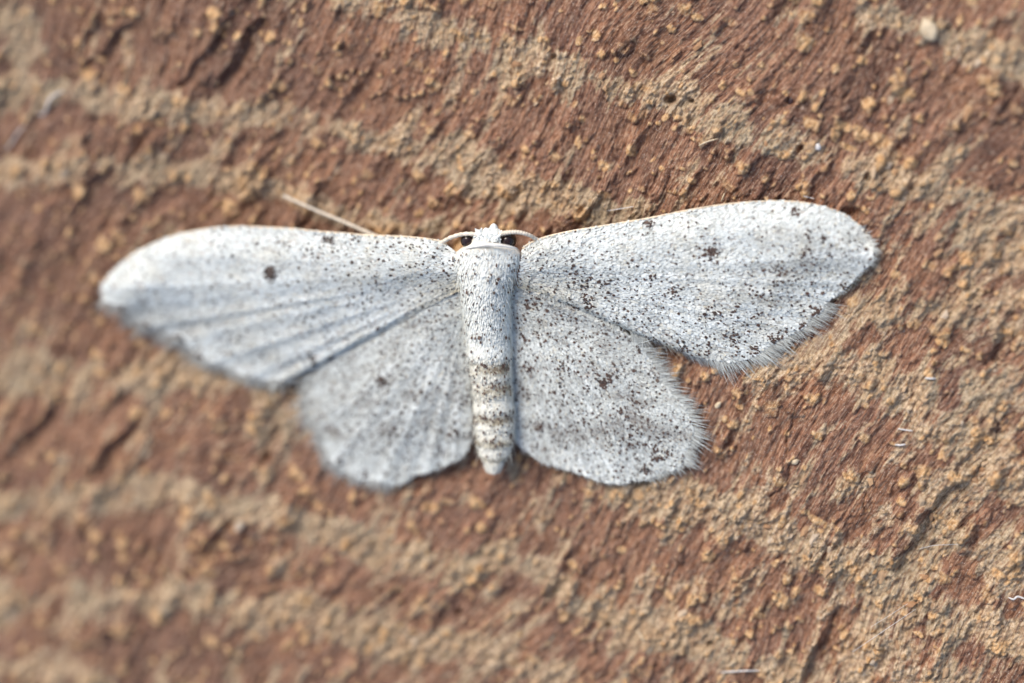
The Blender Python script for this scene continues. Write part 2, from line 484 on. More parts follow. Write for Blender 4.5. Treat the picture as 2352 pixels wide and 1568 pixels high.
# keep the wood a little below the resting wings
mothy = np.minimum(np.hypot((PXX - 640) / 420, (PXY - 700) / 190), np.hypot((PXX - 1600) / 420, (PXY - 660) / 200))
mothy = np.minimum(mothy, np.hypot((PXX - 1140) / 480, (PXY - 900) / 220))
H -= 0.14 * (1 - sstep(0.75, 1.1, mothy))
H = np.where(mothy < 1.0, np.minimum(H, 0.22), H)

TH = 14.0
V = np.stack([GX, GY, H], -1).reshape(-1, 3)
idx = np.arange(NYg * NXg).reshape(NYg, NXg)
Q = np.stack([idx[:-1, :-1], idx[:-1, 1:], idx[1:, 1:], idx[1:, :-1]], -1).reshape(-1, 4)
ring = np.concatenate([idx[0, :], idx[1:, -1], idx[-1, -2::-1], idx[-2:0:-1, 0]])
nb = len(V)
lowv = V[ring].copy(); lowv[:, 2] = -TH
V2 = np.vstack([V, lowv])
k = np.arange(len(ring)); k2 = (k + 1) % len(ring)
QS = np.stack([ring[k2], ring[k], nb + k, nb + k2], -1)
corner = [nb, nb + NXg - 1, nb + NXg - 1 + NYg - 1, nb + 2 * (NXg - 1) + NYg - 1]
QB = np.array([[corner[0], corner[3], corner[2], corner[1]]])


def pad(a): return np.concatenate([a.ravel(), a.ravel()[ring]])


board = mesh_obj('wooden_board', V2, None, MAT_WOOD, quads=np.vstack([Q, QS, QB]),
                 attrs={'tan': pad(tan), 'lump': pad(lump), 'stain_shade': pad(np.clip(stain_shade, 0, 1)), 'grain_s': pad(gs), 'grain_t': pad(gt)})
tag(board, 'weathered reddish brown wood with rough tan crumbly bands under the moth', None, kind='structure')


def ground(x, y):
    """height of the wood (mm) under world x, y (mm)"""
    i = np.clip(np.searchsorted(XS, x), 0, NXg - 1); j = np.clip(np.searchsorted(YS, y), 0, NYg - 1)
    return H[j, i]


# crumbs of wood lying on the surface, a few shared shapes
CR_ME = []
for k in range(8):
    import bmesh
    bm = bmesh.new()
    bmesh.ops.create_icosphere(bm, subdivisions=1, radius=1.0)
    rr = np.random.default_rng(200 + k)
    for v in bm.verts:
        f = 1 + rr.normal(0, .24)
        v.co = Vector((v.co.x * f * 1.5, v.co.y * f * .9, v.co.z * f * .6)) * 0.1 * MM
    me = bpy.data.meshes.new('wood_crumb'); bm.to_mesh(me); bm.free()
    me.materials.append(MAT_CRUMB)
    CR_ME.append(me)
cnt = 0
while cnt < 260:
    px, py = RNG.uniform(-10, 2362), RNG.uniform(-10, 1578)
    if ((px - 1130) / 950) ** 2 + ((py - 760) / 360) ** 2 < 1: continue
    p = at(px, py, 0)
    i = np.searchsorted(XS, p[0]); j = np.searchsorted(YS, p[1])
    if RNG.random() > tani[j, i] ** 1.2 + 0.05: continue
    cnt += 1
    o = bpy.data.objects.new('wood_crumb', CR_ME[cnt % 8]); col.objects.link(o)
    s = float(np.exp(RNG.normal(-0.35, 0.38)))
    o.location = (p[0] * MM, p[1] * MM, (H[j, i] + 0.025 * s) * MM)
    o.rotation_euler = (RNG.normal(0, .3), RNG.normal(0, .3), GA + RNG.normal(0, .5))
    o.scale = (s * RNG.uniform(.8, 1.3), s, s * RNG.uniform(.7, 1.1))
    o.parent = board


# ------------------------------------------------------------------ the moth
moth = bpy.data.objects.new('moth', None)
moth.location = tuple(at(1125, 760, 0) * MM)
moth.empty_display_size = 0.002
col.objects.link(moth)
tag(moth, 'pale grey white moth with dark speckles and spread wings resting on brown wood', 'moth')
MLOC = at(1125, 760, 0)


def part(name, verts, quads, mat, parent=moth, smooth=True, attrs=None):
    v = np.asarray(verts, float) - MLOC
    return mesh_obj(name, v, None, mat, parent, smooth, attrs, quads)


def spline(pts, n):
    """catmull-rom through pts, n samples evenly spaced along the length"""
    P = np.asarray(pts, float)
    P = np.vstack([2 * P[0] - P[1], P, 2 * P[-1] - P[-2]])
    out = []
    for k in range(1, len(P) - 2):
        t = np.linspace(0, 1, 24, endpoint=False)[:, None]
        a, b, c, d = P[k - 1], P[k], P[k + 1], P[k + 2]
        out.append(0.5 * ((2 * b) + (c - a) * t + (2 * a - 5 * b + 4 * c - d) * t ** 2 + (3 * b - a - 3 * c + d) * t ** 3))
    out.append(P[-2][None]); out = np.vstack(out)
    L = np.concatenate([[0], np.cumsum(np.linalg.norm(np.diff(out[:, :2], axis=0), axis=1))])
    s = np.linspace(0, L[-1], n)
    return np.stack([np.interp(s, L, out[:, i]) for i in range(out.shape[1])], -1)


def nrm(a): return a / np.maximum(np.linalg.norm(a, axis=-1, keepdims=True), 1e-12)


def build_blades(P, D, N, L, W, lift, roundness=0.3):
    """little paddles: base at P, along D, facing N.  6 vertices, 2 quads each"""
    S = nrm(np.cross(D, N)); n = len(P)
    L = L[:, None]; W = W[:, None]; lift = lift[:, None]
    def pt(f, w, h): return P + D * L * f + S * W * w + N * (lift * L * h)
    vs_ = np.stack([pt(0, -.3, 0), pt(0, .3, 0), pt(.55, .5, .7), pt(.55, -.5, .7), pt(1, roundness, 1.0), pt(1, -roundness, 1.0)], 1)
    b = (np.arange(n) * 6)[:, None]
    q = np.concatenate([b + np.array([[0, 1, 2, 3]]), b + np.array([[3, 2, 4, 5]])], 0)
    return vs_.reshape(-1, 3), q


def build_hairs(P, D, N, L, W, droop, rs):
    """thin tapering hairs with a bend. 3-sided would be wasted at this width: two-sided strips with 3 segments"""
    S = nrm(np.cross(D, N)); n = len(P); out = []
    for f, w in ((0, .5), (.4, .45), (.75, .32), (1.0, .08)):
        c = P + D * (L * f)[:, None] + N * (droop * L * f * f)[:, None] + S * (rs * L * f * f)[:, None]
        out += [c - S * (W * w)[:, None], c + S * (W * w)[:, None]]
    vs_ = np.stack(out, 1).reshape(-1, 3)
    b = (np.arange(n) * 8)[:, None]
    q = np.concatenate([b + np.array([[0, 1, 3, 2]]), b + np.array([[2, 3, 5, 4]]), b + np.array([[4, 5, 7, 6]])], 0)
    return vs_, q


class Wing:
    def __init__(s, name, base, outline, pleats, nu=220, nr=70, arch=0.12, roll=None, label=None, under=None):
        s.name = name
        O = spline(outline, nu); B = np.linspace(base[0], base[1], nu)
        s.nu, s.nr = nu, nr
        u = np.linspace(0, 1, nu); r = np.linspace(0, 1, nr)
        R = r[None, :, None]
        G = B[:, None, :] * (1 - R) + O[:, None, :] * R          # photograph x, y and height
        z = G[..., 2].copy()
        for (ux, uy, amp, wd) in pleats:                          # vein pleats run base -> margin point
            k = np.argmin(np.hypot(O[:, 0] - ux, O[:, 1] - uy))
            dist = np.hypot(O[:, 0] - O[k, 0], O[:, 1] - O[k, 1]) * np.sign(u - u[k])
            z += amp * np.exp(-(dist[:, None] / wd) ** 2) * (r * sstep(0.1, 0.5, r))[None, :]
        de = np.full(z.shape, 1e9)
        for e in O[::3]: de = np.minimum(de, np.hypot(G[..., 0] - e[0], G[..., 1] - e[1]))
        z += arch * sstep(0, 150, de)
        z += 0.03 * vnoise(G[..., 0] / 70, G[..., 1] / 70, 301)
        if roll:
            ed = O[:int(np.argmin(np.hypot(O[:, 0] - roll[0], O[:, 1] - roll[1]))):3]
            dd = np.full(z.shape, 1e9)
            for e in ed: dd = np.minimum(dd, np.hypot(G[..., 0] - e[0], G[..., 1] - e[1]))
            z -= 0.26 * np.exp(-dd / 26.0) - 0.10 * np.exp(-((dd - 60) / 40.0) ** 2)
        if under is not None:
            from mathutils.kdtree import KDTree
            F = under.G.reshape(-1, 3); kd = KDTree(len(F))
            for q_, f_ in enumerate(F): kd.insert((f_[0], f_[1], 0), q_)
            kd.balance()
            for a_ in range(nu):
                for b_ in range(nr):
                    _, q_, d_ = kd.find((G[a_, b_, 0], G[a_, b_, 1], 0))
                    z[a_, b_] = min(z[a_, b_], F[q_, 2] - .055 + .006 * max(0, d_ - 4))
        G[..., 2] = z
        s.G, s.O, s.u = G, O, u
        s.P = at(G[..., 0], G[..., 1], G[..., 2])
        e1 = np.gradient(s.P, axis=0); s.dr = np.gradient(s.P, axis=1)
        N = np.cross(e1, s.dr); N = nrm(N); N[N[..., 2] < 0] *= -1
        s.N = N
        # membrane: upper and lower faces joined round the rim
        th = 0.018
        top = s.P.reshape(-1, 3); bot = (s.P - N * th).reshape(-1, 3)
        i = np.arange(nu * nr).reshape(nu, nr)
        qt = np.stack([i[:-1, :-1], i[1:, :-1], i[1:, 1:], i[:-1, 1:]], -1).reshape(-1, 4)
        rim = np.concatenate([i[:, -1], i[-1, -2::-1], i[-2::-1, 0], i[0, 1:-1]])
        k = np.arange(len(rim)); k2 = (k + 1) % len(rim); M = nu * nr
        qr = np.stack([rim[k], rim[k2], rim[k2] + M, rim[k] + M], -1)
        s.obj = part(name, np.vstack([top, bot]), np.vstack([qt, qt[:, ::-1] + M, qr]), MAT_MEMB)
        if label: s.obj['label'] = label
        # cell areas for scattering
        a = np.linalg.norm(np.cross(s.P[1:, :-1] - s.P[:-1, :-1], s.P[:-1, 1:] - s.P[:-1, :-1]), axis=-1)
        s.area = a; s.cum = np.cumsum(a.ravel()) / a.sum()

    def sample(s, n, rng):
        c = np.searchsorted(s.cum, rng.random(n)); c = np.minimum(c, s.area.size - 1)
        iu, ir = np.unravel_index(c, s.area.shape)
        fu, fr = rng.random(n), rng.random(n)
        def bl(A):
            w = lambda x: x[:, None]
            return (A[iu, ir] * w((1 - fu) * (1 - fr)) + A[iu + 1, ir] * w(fu * (1 - fr)) + A[iu, ir + 1] * w((1 - fu) * fr) + A[iu + 1, ir + 1] * w(fu * fr))
        P = bl(s.P); D = nrm(bl(s.dr)); N = nrm(bl(s.N)); G = bl(s.G)
        D = nrm(D - N * np.sum(D * N, -1, keepdims=True))
        return P, D, N, G, (iu + fu) / (s.nu - 1), (ir + fr) / (s.nr - 1)

    def scales(s, n, tonef, warmf, L=0.115, W=0.060, seed=1, veins=()):
        rng = np.random.default_rng(seed)
        P, D, N, G, u, r = s.sample(n, rng)
        ang = rng.normal(0, .16, n)[:, None]
        D = nrm(D * np.cos(ang) + np.cross(N, D) * np.sin(ang))
        tone = tonef(G[:, 0], G[:, 1], u, r) + rng.normal(0, .085, n)
        per = np.sum(np.hypot(*np.diff(s.O[:, :2], axis=0).T))
        for (vx, vy) in veins:
            uk = s.u[np.argmin(np.hypot(s.O[:, 0] - vx, s.O[:, 1] - vy))]
            tone = tone + .20 * np.exp(-((u - uk) * per * r / 4.5) ** 2) * sstep(.15, .45, r)
        tone = tone - .32 * (rng.random(n) < .10)
        warm = warmf(G[:, 0], G[:, 1], u, r) + np.clip(rng.normal(-.25, .3, n), 0, 1)
        N2 = nrm(N + rng.normal(0, .10, (n, 3)))
        D = nrm(D - N2 * np.sum(D * N2, -1, keepdims=True))
        ln = L * np.exp(rng.normal(0, .18, n))
        v, q = build_blades(P + N * rng.uniform(.004, .016, n)[:, None] - D * (ln * .5)[:, None], D, N2, ln, W * np.exp(rng.normal(0, .18, n)), rng.uniform(.04, .26, n))
        o = part('pale_scales', v, q, MAT_SCALE, s.obj, True, {'tone': np.repeat(np.clip(tone, 0, 1), 6), 'warm': np.repeat(np.clip(warm, 0, 1), 6)})
        o.location = (0, 0, 0); o['kind'] = 'stuff'
        return o

    def specks(s, n, densf, clusters, seed=2, size=0.068, brown=0.5):
        """single dark scales, scattered by a density map, plus tight clusters (px, py, radius, count)"""
        rng = np.random.default_rng(seed)
        P, D, N, G, u, r = s.sample(n * 6, rng)
        keep = rng.random(len(P)) < densf(G[:, 0], G[:, 1], u, r)
        sel = np.where(keep)[0]
        cell = np.floor(G[sel, 0] / 9).astype(int) * 10000 + np.floor(G[sel, 1] / 9).astype(int)
        sel = sel[np.unique(cell, return_index=True)[1]]
        sel = rng.permutation(sel)[:n]
        faint = np.zeros(0)
        P2, D2, N2, G2, u2, r2 = s.sample(60000, rng)
        idx2 = []
        for (cx, cy, rad, cnt) in clusters:
            w = np.exp(-((G2[:, 0] - cx) ** 2 + (G2[:, 1] - cy) ** 2) / (rad * .62) ** 2)
            if w.sum() < 1e-6: continue
            idx2.append(rng.choice(len(w), size=cnt, p=w / w.sum()))
        idx2 = np.concatenate(idx2) if idx2 else np.zeros(0, int)
        P = np.vstack([P[sel], P2[idx2]]); D = np.vstack([D[sel], D2[idx2]]); N = np.vstack([N[sel], N2[idx2]])
        m = len(P)
        ang = rng.normal(0, .5, m)[:, None]
        D = nrm(D * np.cos(ang) + np.cross(N, D) * np.sin(ang))
        N = nrm(N + rng.normal(0, .12, (m, 3)))
        ln = size * np.exp(rng.normal(0, .24, m)); ln[:len(sel)] *= np.where(rng.random(len(sel)) < .3, .6, 1)
        v, q = build_blades(P + N * rng.uniform(.030, .046, m)[:, None] - D * (ln * .5)[:, None], D, N, ln, ln * rng.uniform(.75, 1.05, m), rng.uniform(.0, .15, m), 0.34)
        tone = np.clip(rng.normal(.12, .18, m), 0, .7); warm = np.clip(rng.normal(brown, .3, m), 0, 1)
        o = part('dark_scales', v, q, MAT_DARK, s.obj, True, {'tone': np.repeat(tone, 6), 'warm': np.repeat(warm, 6)})
        o.location = (0, 0, 0); o['kind'] = 'stuff'

    def fringe(s, spans, seed=3):
        """hairs along stretches of the margin: (start px, end px, length px, count, tone, swing)"""
        rng = np.random.default_rng(seed); VV = []; QQ = []; TT = []; off = 0
        edge = s.P[:, -1]; tang = nrm(np.gradient(edge, axis=0)); rad = nrm(s.dr[:, -1]); Nn = s.N[:, -1]
        outw = nrm(np.cross(tang, Nn)); cen = s.P[:, s.nr // 2].mean(0); sg = np.sign(np.sum(outw * (edge - cen), -1))
        outw *= (1.0 if np.median(sg) >= 0 else -1.0)
        for (a, b, ln, cnt, tone, mixn) in spans:
            ka = np.argmin(np.hypot(s.O[:, 0] - a[0], s.O[:, 1] - a[1])); kb = np.argmin(np.hypot(s.O[:, 0] - b[0], s.O[:, 1] - b[1]))
            f = rng.uniform(min(ka, kb), max(ka, kb) - 1e-3, cnt); k = f.astype(int); w = (f - k)[:, None]
            P = edge[k] * (1 - w) + edge[k + 1 if kb != ka else k] * w
            D = nrm(rad[k] * (1 - mixn) + outw[k] * mixn + rng.normal(0, .10, (cnt, 3)))
            N = Nn[k]
            L = ln * PX * np.clip(np.exp(rng.normal(-.2, .42, cnt)), .25, 1.9)
            back = rng.uniform(0, 6, cnt) * PX
            v, q = build_hairs(P - D * back[:, None] + N * rng.uniform(-.012, .012, cnt)[:, None], D, N, L, rng.uniform(0.7, 1.5, cnt) * PX, rng.uniform(-.14, .06, cnt), rng.normal(0, .10, cnt))
            VV.append(v); QQ.append(q + off); off += len(v)
            TT.append(np.repeat(np.clip(rng.normal(tone, .16, cnt), .05, 1), 8))
        t = np.concatenate(TT)
        o = part('fringe', np.vstack(VV), np.vstack(QQ), MAT_SCALE, s.obj, True, {'tone': t, 'warm': np.clip(.3 - t * .2, 0, 1) * .5})
        o.location = (0, 0, 0); o['kind'] = 'stuff'

    def costa(s, a, b, rad0, rad1):
        """the thick front vein as a tapering tube along the leading edge"""
        ka = np.argmin(np.hypot(s.O[:, 0] - a[0], s.O[:, 1] - a[1])); kb = np.argmin(np.hypot(s.O[:, 0] - b[0], s.O[:, 1] - b[1]))
        ln = s.P[min(ka, kb):max(ka, kb) + 1, -1]
        tube('costal_vein', ln, np.linspace(rad0, rad1, len(ln)), MAT_COSTA, s.obj)


def tube(name, line, rad, mat, parent=moth, sides=8, attrs=None, base=None):
    line = np.asarray(line, float); n = len(line); rad = np.broadcast_to(rad, (n,))
    T = nrm(np.gradient(line, axis=0)); ref = np.array([0, 0, 1.0]); A = nrm(np.cross(T, ref)); Bv = np.cross(A, T)
    th = np.linspace(0, 2 * math.pi, sides, endpoint=False)
    V_ = line[:, None] + rad[:, None, None] * (A[:, None] * np.cos(th)[None, :, None] + Bv[:, None] * np.sin(th)[None, :, None])
    V_ = V_.reshape(-1, 3); i = np.arange(n * sides).reshape(n, sides); j = np.roll(i, -1, 1)
    q = np.stack([i[:-1], j[:-1], j[1:], i[1:]], -1).reshape(-1, 4)
    V_ = np.vstack([V_, line[0] - T[0] * rad[0] * .6, line[-1] + T[-1] * rad[-1] * .6])
    c0 = np.stack([j[0], i[0], np.full(sides, n * sides), np.full(sides, n * sides)], -1)
    c1 = np.stack([i[-1], j[-1], np.full(sides, n * sides + 1), np.full(sides, n * sides + 1)], -1)
    me_v = V_ - (MLOC if base is None else base)
    me = bpy.data.meshes.new(name)
    faces = [tuple(map(int, f)) for f in q] + [tuple(map(int, f[:3])) for f in c0] + [tuple(map(int, f[:3])) for f in c1]
    me.from_pydata([tuple(map(float, v * MM)) for v in me_v], [], faces); me.update()
    me.polygons.foreach_set('use_smooth', np.ones(len(me.polygons), bool))
    me.materials.append(mat)
    o = bpy.data.objects.new(name, me); col.objects.link(o)
    if parent is not None: o.parent = parent
    return o


def blob(x, y, cx, cy, rx, ry=None):
    ry = ry or rx
    return np.exp(-((x - cx) / rx) ** 2 - ((y - cy) / ry) ** 2)


# ---- outlines (photograph x, y, height above the board in mm)
c2 = lambda x, y, z: ((300 + x * .5102) / 1.3788, (600 + y * .5102) / 1.3788, z)      # read off enlarged views
c3 = lambda x, y, z: ((1600 + x * .5102) / 1.3788, (580 + y * .5102) / 1.3788, z)
c4 = lambda x, y, z: ((1300 + x * .4252) / 1.3788, (900 + y * .4252) / 1.3788, z)

LF = Wing('forewing', [(1052, 582, 1.75), (1060, 668, 1.25)],
          [c2(2180, 340, 1.75), c2(2130, 318, 1.72), c2(2000, 300, 1.7), c2(1850, 290, 1.66), c2(1700, 285, 1.62), c2(1550, 272, 1.6), c2(1400, 262, 1.56), c2(1250, 245, 1.5), c2(1100, 236, 1.45), c2(950, 230, 1.4),
           c2(850, 230, 1.36), c2(700, 243, 1.3), c2(550, 270, 1.24), c2(430, 305, 1.18), c2(300, 365, 1.1), c2(200, 430, 1.02), c2(120, 500, .96), c2(62, 570, .9), c2(42, 620, .85), c2(58, 680, .78),
           c2(130, 712, .7), c2(190, 760, .64), c2(260, 800, .6), c2(335, 850, .56), c2(420, 880, .54), c2(500, 910, .52), c2(590, 975, .5), c2(650, 1040, .48), c2(760, 1078, .47), c2(850, 1110, .46), c2(940, 1150, .46),
           c2(1050, 1172, .48), c2(1180, 1172, .52), c2(1260, 1150, .55), c2(1380, 1090, .55), c2(1480, 1045, .6), c2(1540, 1010, .64), c2(1700, 925, .74), c2(1850, 845, .88), c2(1960, 785, .98), c2(2060, 715, 1.14), c2(2140, 645, 1.2)],
          [(262, 705, .05, 22), (330, 760, .06, 22), (400, 800, .07, 24), (480, 858, .07, 24), (565, 905, .07, 26), (650, 930, .06, 26), (240, 660, .04, 22), (300, 560, .03, 24)],
          arch=.22, nu=300, roll=(240, 680))
RF = Wing('forewing', [(1198, 590, 1.75), (1190, 660, 1.2)],
          [c3(110, 405, 1.75), c3(150, 375, 1.74), c3(250, 335, 1.68), c3(400, 300, 1.6), c3(550, 275, 1.52), c3(700, 250, 1.44), c3(850, 225, 1.36), c3(1000, 195, 1.26), c3(1150, 165, 1.18), c3(1300, 140, 1.1), c3(1450, 122, 1.0), c3(1600, 112, .92), c3(1750, 112, .85),
           c3(1850, 120, .8), c3(1950, 140, .74), c3(2050, 170, .7), c3(2130, 210, .66), c3(2200, 265, .62), c3(2255, 330, .58), c3(2285, 400, .54), c3(2285, 455, .5), c3(2250, 510, .47), c3(2190, 565, .44), c3(2120, 640, .42), c3(2055, 690, .40), c3(1990, 735, .38),
           c3(1960, 790, .37), c3(1900, 840, .36), c3(1850, 890, .35), c3(1770, 935, .35), c3(1690, 975, .34), c3(1610, 1025, .34), c3(1540, 1075, .34), c3(1450, 1098, .36), c3(1380, 1105, .36), c3(1250, 1090, .38), c3(1150, 1062, .4), c3(1050, 1025, .42), c3(960, 985, .45), c3(880, 955, .48),
           c3(790, 905, .55), c3(700, 868, .62), c3(610, 832, .72), c3(520, 790, .82), c3(440, 750, .92), c3(340, 712, 1.02), c3(240, 690, 1.1), c3(150, 678, 1.16)],
          [c3(2280, 440, 0)[:2] + (.03, 21), c3(2150, 610, 0)[:2] + (.03, 22), c3(2030, 705, 0)[:2] + (.03, 22), c3(1930, 815, 0)[:2] + (.03, 23), c3(1830, 900, 0)[:2] + (.03, 23), c3(1690, 975, 0)[:2] + (.03, 24), c3(1560, 1065, 0)[:2] + (.03, 24), c3(2090, 670, 0)[:2] + (-.02, 21), c3(1880, 860, 0)[:2] + (-.02, 21), c3(1760, 940, 0)[:2] + (-.02, 21), c3(1300, 1098, 0)[:2] + (.03, 25)],
          arch=.16, nu=300, roll=(1980, 560))
LH = Wing('hindwing', [(1062, 668, 1.2), (1076, 735, .9)],
          [(1010, 652, 1.15), (900, 705, .95), (800, 775, .75), (735, 850, .48), (708, 925, .36), (722, 968, .35), (742, 990, .36), (748, 1030, .34), (768, 1062, .33), (790, 1076, .33),
           (822, 1096, .35), (850, 1100, .33), (880, 1106, .36), (905, 1112, .34), (930, 1106, .36), (955, 1088, .34), (985, 1082, .38), (1010, 1072, .36), (1035, 1062, .38), (1060, 1048, .38), (1078, 1020, .42), (1084, 960, .5), (1080, 880, .6), (1076, 800, .72)],
          [(735, 980, .04, 24), (765, 1060, .05, 22), (870, 1104, .05, 24), (975, 1084, .05, 24), (1040, 1060, .04, 20)],
          arch=.16, under=LF)
RH = Wing('hindwing', [(1168, 660, 1.2), (1160, 740, .9)],
          [(1265, 655, 1.2), (1365, 712, .95), (1440, 768, .62), (1482, 812, .47), (1512, 855, .44), (1535, 895, .40), (1558, 918, .38), (1578, 948, .36), (1590, 978, .36), (1588, 1010, .35), (1572, 1036, .34), (1566, 1062, .33), (1545, 1078, .32),
           (1518, 1084, .33), (1492, 1098, .32), (1462, 1102, .33), (1430, 1108, .34), (1395, 1108, .34), (1362, 1098, .35), (1330, 1086, .35), (1300, 1076, .36), (1268, 1068, .36), (1240, 1056, .38), (1214, 1038, .40), (1184, 1008, .45), (1168, 940, .55), (1161, 850, .68), (1159, 780, .8)],
          [(1580, 960, .04, 24), (1550, 1076, .04, 24), (1425, 1108, .04, 26), (1350, 1094, .03, 22), (1280, 1072, .04, 22)],
          arch=.16, under=RF)

def tone_fw_r(x, y, u, r):
    t = .72 + .12 * fbm(x / 60, y / 60, 401, 3) + .07 * vnoise(x / 14, y / 14, 405)
    t += .18 * sstep(.25, .9, 1 - np.abs(y - (620 - .16 * (x - 1200))) / 60) * 0
    edge = (y - (560 - .13 * (x - 1200)))                    # below the leading edge; light catching that edge is painted as paler tone
    t += .07 * np.exp(-(np.clip(edge, 0, 400) / 45) ** 2)
    t -= .22 * blob(x, y, 1820, 610, 60, 40) + .20 * blob(x, y, 1740, 690, 90, 22) + .25 * blob(x, y, 1680, 770, 40, 20) + .16 * blob(x, y, 1900, 620, 50, 34)
    t -= .15 * blob(x, y, 1560, 800, 80, 20) + .20 * blob(x, y, 1635, 577, 26, 9) + .10 * blob(x, y, 1340, 660, 60, 40)
    t += .10 * np.sin((y - .35 * x) / 7.0) * sstep(1620, 1760, x) * .5
    return t


def warm_fw(x, y, u, r):
    w = .30 * np.clip(fbm(x / 45, y / 45, 411, 3) + .1, 0, 1)
    return w + .50 * (1 - sstep(.0, .40, r)) * sstep(.40, .8, u) + .42 * sstep(.74, .95, u)


RF.scales(17000, tone_fw_r, warm_fw, seed=11, veins=[c3(2280, 440, 0)[:2], c3(2150, 610, 0)[:2], c3(2030, 705, 0)[:2], c3(1930, 815, 0)[:2], c3(1830, 900, 0)[:2], c3(1690, 975, 0)[:2], c3(1560, 1065, 0)[:2]])
LF.scales(17000, lambda x, y, u, r: .73 + .10 * fbm(x / 60, y / 60, 421, 3) + .07 * np.exp(-(np.clip(y - (545 + .0 * x), 0, 400) / 60) ** 2)  # paler towards the front edge: light from above painted into the tone
          - .20 * blob(x, y, 420, 740, 160, 26) - .22 * blob(x, y, 560, 800, 80, 24) - .16 * blob(x, y, 820, 640, 110, 16) - .18 * blob(x, y, 640, 830, 60, 18)
          - .25 * blob(x, y, 300, 715, 50, 18), warm_fw, seed=12, veins=[(262, 705), (330, 760), (400, 800), (480, 858), (565, 905), (650, 930), (240, 660)])
tone_hw = lambda sx: (lambda x, y, u, r: 0.53 + .20 * fbm(x / 50, y / 50, 431 + sx, 3) + .08 * vnoise(x / 12, y / 12, 435) - .20 * np.exp(-((y - 985 - 18 * np.sin(x / 40)) / 14) ** 2)
                      - .12 * np.exp(-((y - 915 - 10 * np.sin(x / 33)) / 10) ** 2) - .14 * blob(x, y, 1480, 960, 60, 40) - .16 * blob(x, y, 1270, 700, 60, 22) - .12 * blob(x, y, 1500, 870, 50, 24) + .08 * sstep(1000, 1080, y))
LH.scales(14000, tone_hw(0), lambda x, y, u, r: .12 * np.clip(fbm(x / 40, y / 40, 441, 3), 0, 1), seed=13, veins=[(735, 980), (765, 1060), (870, 1104), (975, 1084), (1040, 1060)])
RH.scales(15000, tone_hw(7), lambda x, y, u, r: .15 * np.clip(fbm(x / 40, y / 40, 445, 3), 0, 1), seed=14, veins=[(1580, 960), (1550, 1076), (1490, 1098), (1425, 1108), (1350, 1094), (1280, 1072)])


def dens_clump(x, y, seed): return np.clip(.6 + .7 * fbm(x / 26, y / 26, seed, 2), .05, 1.3)


RF.specks(720, lambda x, y, u, r: dens_clump(x, y, 451) * (.16 + .38 * sstep(560, 700, y + .12 * (x - 1200)) + .20 * (1 - sstep(1250, 1500, x))) * (1 - .5 * blob(x, y, 1700, 530, 150, 40)),
          [(1635, 577, 13, 46), (1632, 577, 32, 26), (1490, 512, 16, 22), (1825, 488, 12, 16), (1330, 628, 22, 18), (1350, 690, 20, 26), (1310, 715, 16, 12), (1392, 655, 22, 14), (1345, 655, 14, 12), (1545, 672, 26, 14),
           (1740, 700, 50, 34), (1680, 770, 36, 26), (1640, 720, 30, 16), (1780, 620, 30, 22), (1850, 585, 30, 20), (1880, 712, 13, 26), (1845, 752, 12, 20), (1790, 785, 13, 20), (1735, 803, 12, 18), (1940, 655, 10, 10), (1620, 800, 24, 18), (1570, 810, 26, 26), (1480, 800, 20, 12), (1500, 640, 22, 8), (1860, 540, 12, 10), (1890, 545, 10, 8), (1830, 630, 34, 16)],
          seed=21, brown=.55)
LF.specks(720, lambda x, y, u, r: dens_clump(x, y, 461) * (.16 + .42 * sstep(640, 960, x)) * (1 - .6 * blob(x, y, 900, 700, 120, 40)),
          [(621, 627, 17, 120), (757, 551, 15, 44), (720, 585, 30, 16), (720, 828, 12, 24), (760, 833, 14, 26), (715, 815, 12, 14), (330, 700, 40, 14), (420, 760, 60, 24), (540, 800, 60, 22), (275, 715, 14, 22), (330, 755, 14, 18), (400, 790, 14, 18), (455, 826, 14, 18), (640, 700, 40, 12), (820, 690, 30, 12)],
          seed=22, brown=.2, size=.068)
LH.specks(720, lambda x, y, u, r: dens_clump(x, y, 471) * (.42 - .22 * sstep(1000, 1090, y) - .12 * (1 - sstep(780, 900, x))),
          [(878, 874, 13, 55), (940, 1000, 30, 14), (1040, 990, 22, 14), (1060, 850, 16, 14), (780, 1058, 8, 16), (838, 1088, 8, 10), (905, 1000, 24, 10), (1010, 1040, 14, 6)], seed=23, brown=.25, size=.068)
RH.specks(860, lambda x, y, u, r: dens_clump(x, y, 481) * (.52 - .20 * sstep(1020, 1090, y) - .20 * sstep(1440, 1560, x) * (1 - sstep(900, 1000, y))),
          [(1386, 880, 13, 40), (1400, 872, 20, 14), (1215, 845, 18, 16), (1230, 700, 26, 22), (1290, 850, 26, 16), (1240, 985, 22, 24), (1330, 970, 26, 12), (1510, 1052, 14, 24), (1480, 1075, 14, 20), (1535, 1040, 10, 12), (1450, 1010, 40, 24), (1500, 1030, 24, 14), (1440, 940, 40, 14), (1275, 905, 30, 12)], seed=24, brown=.55)

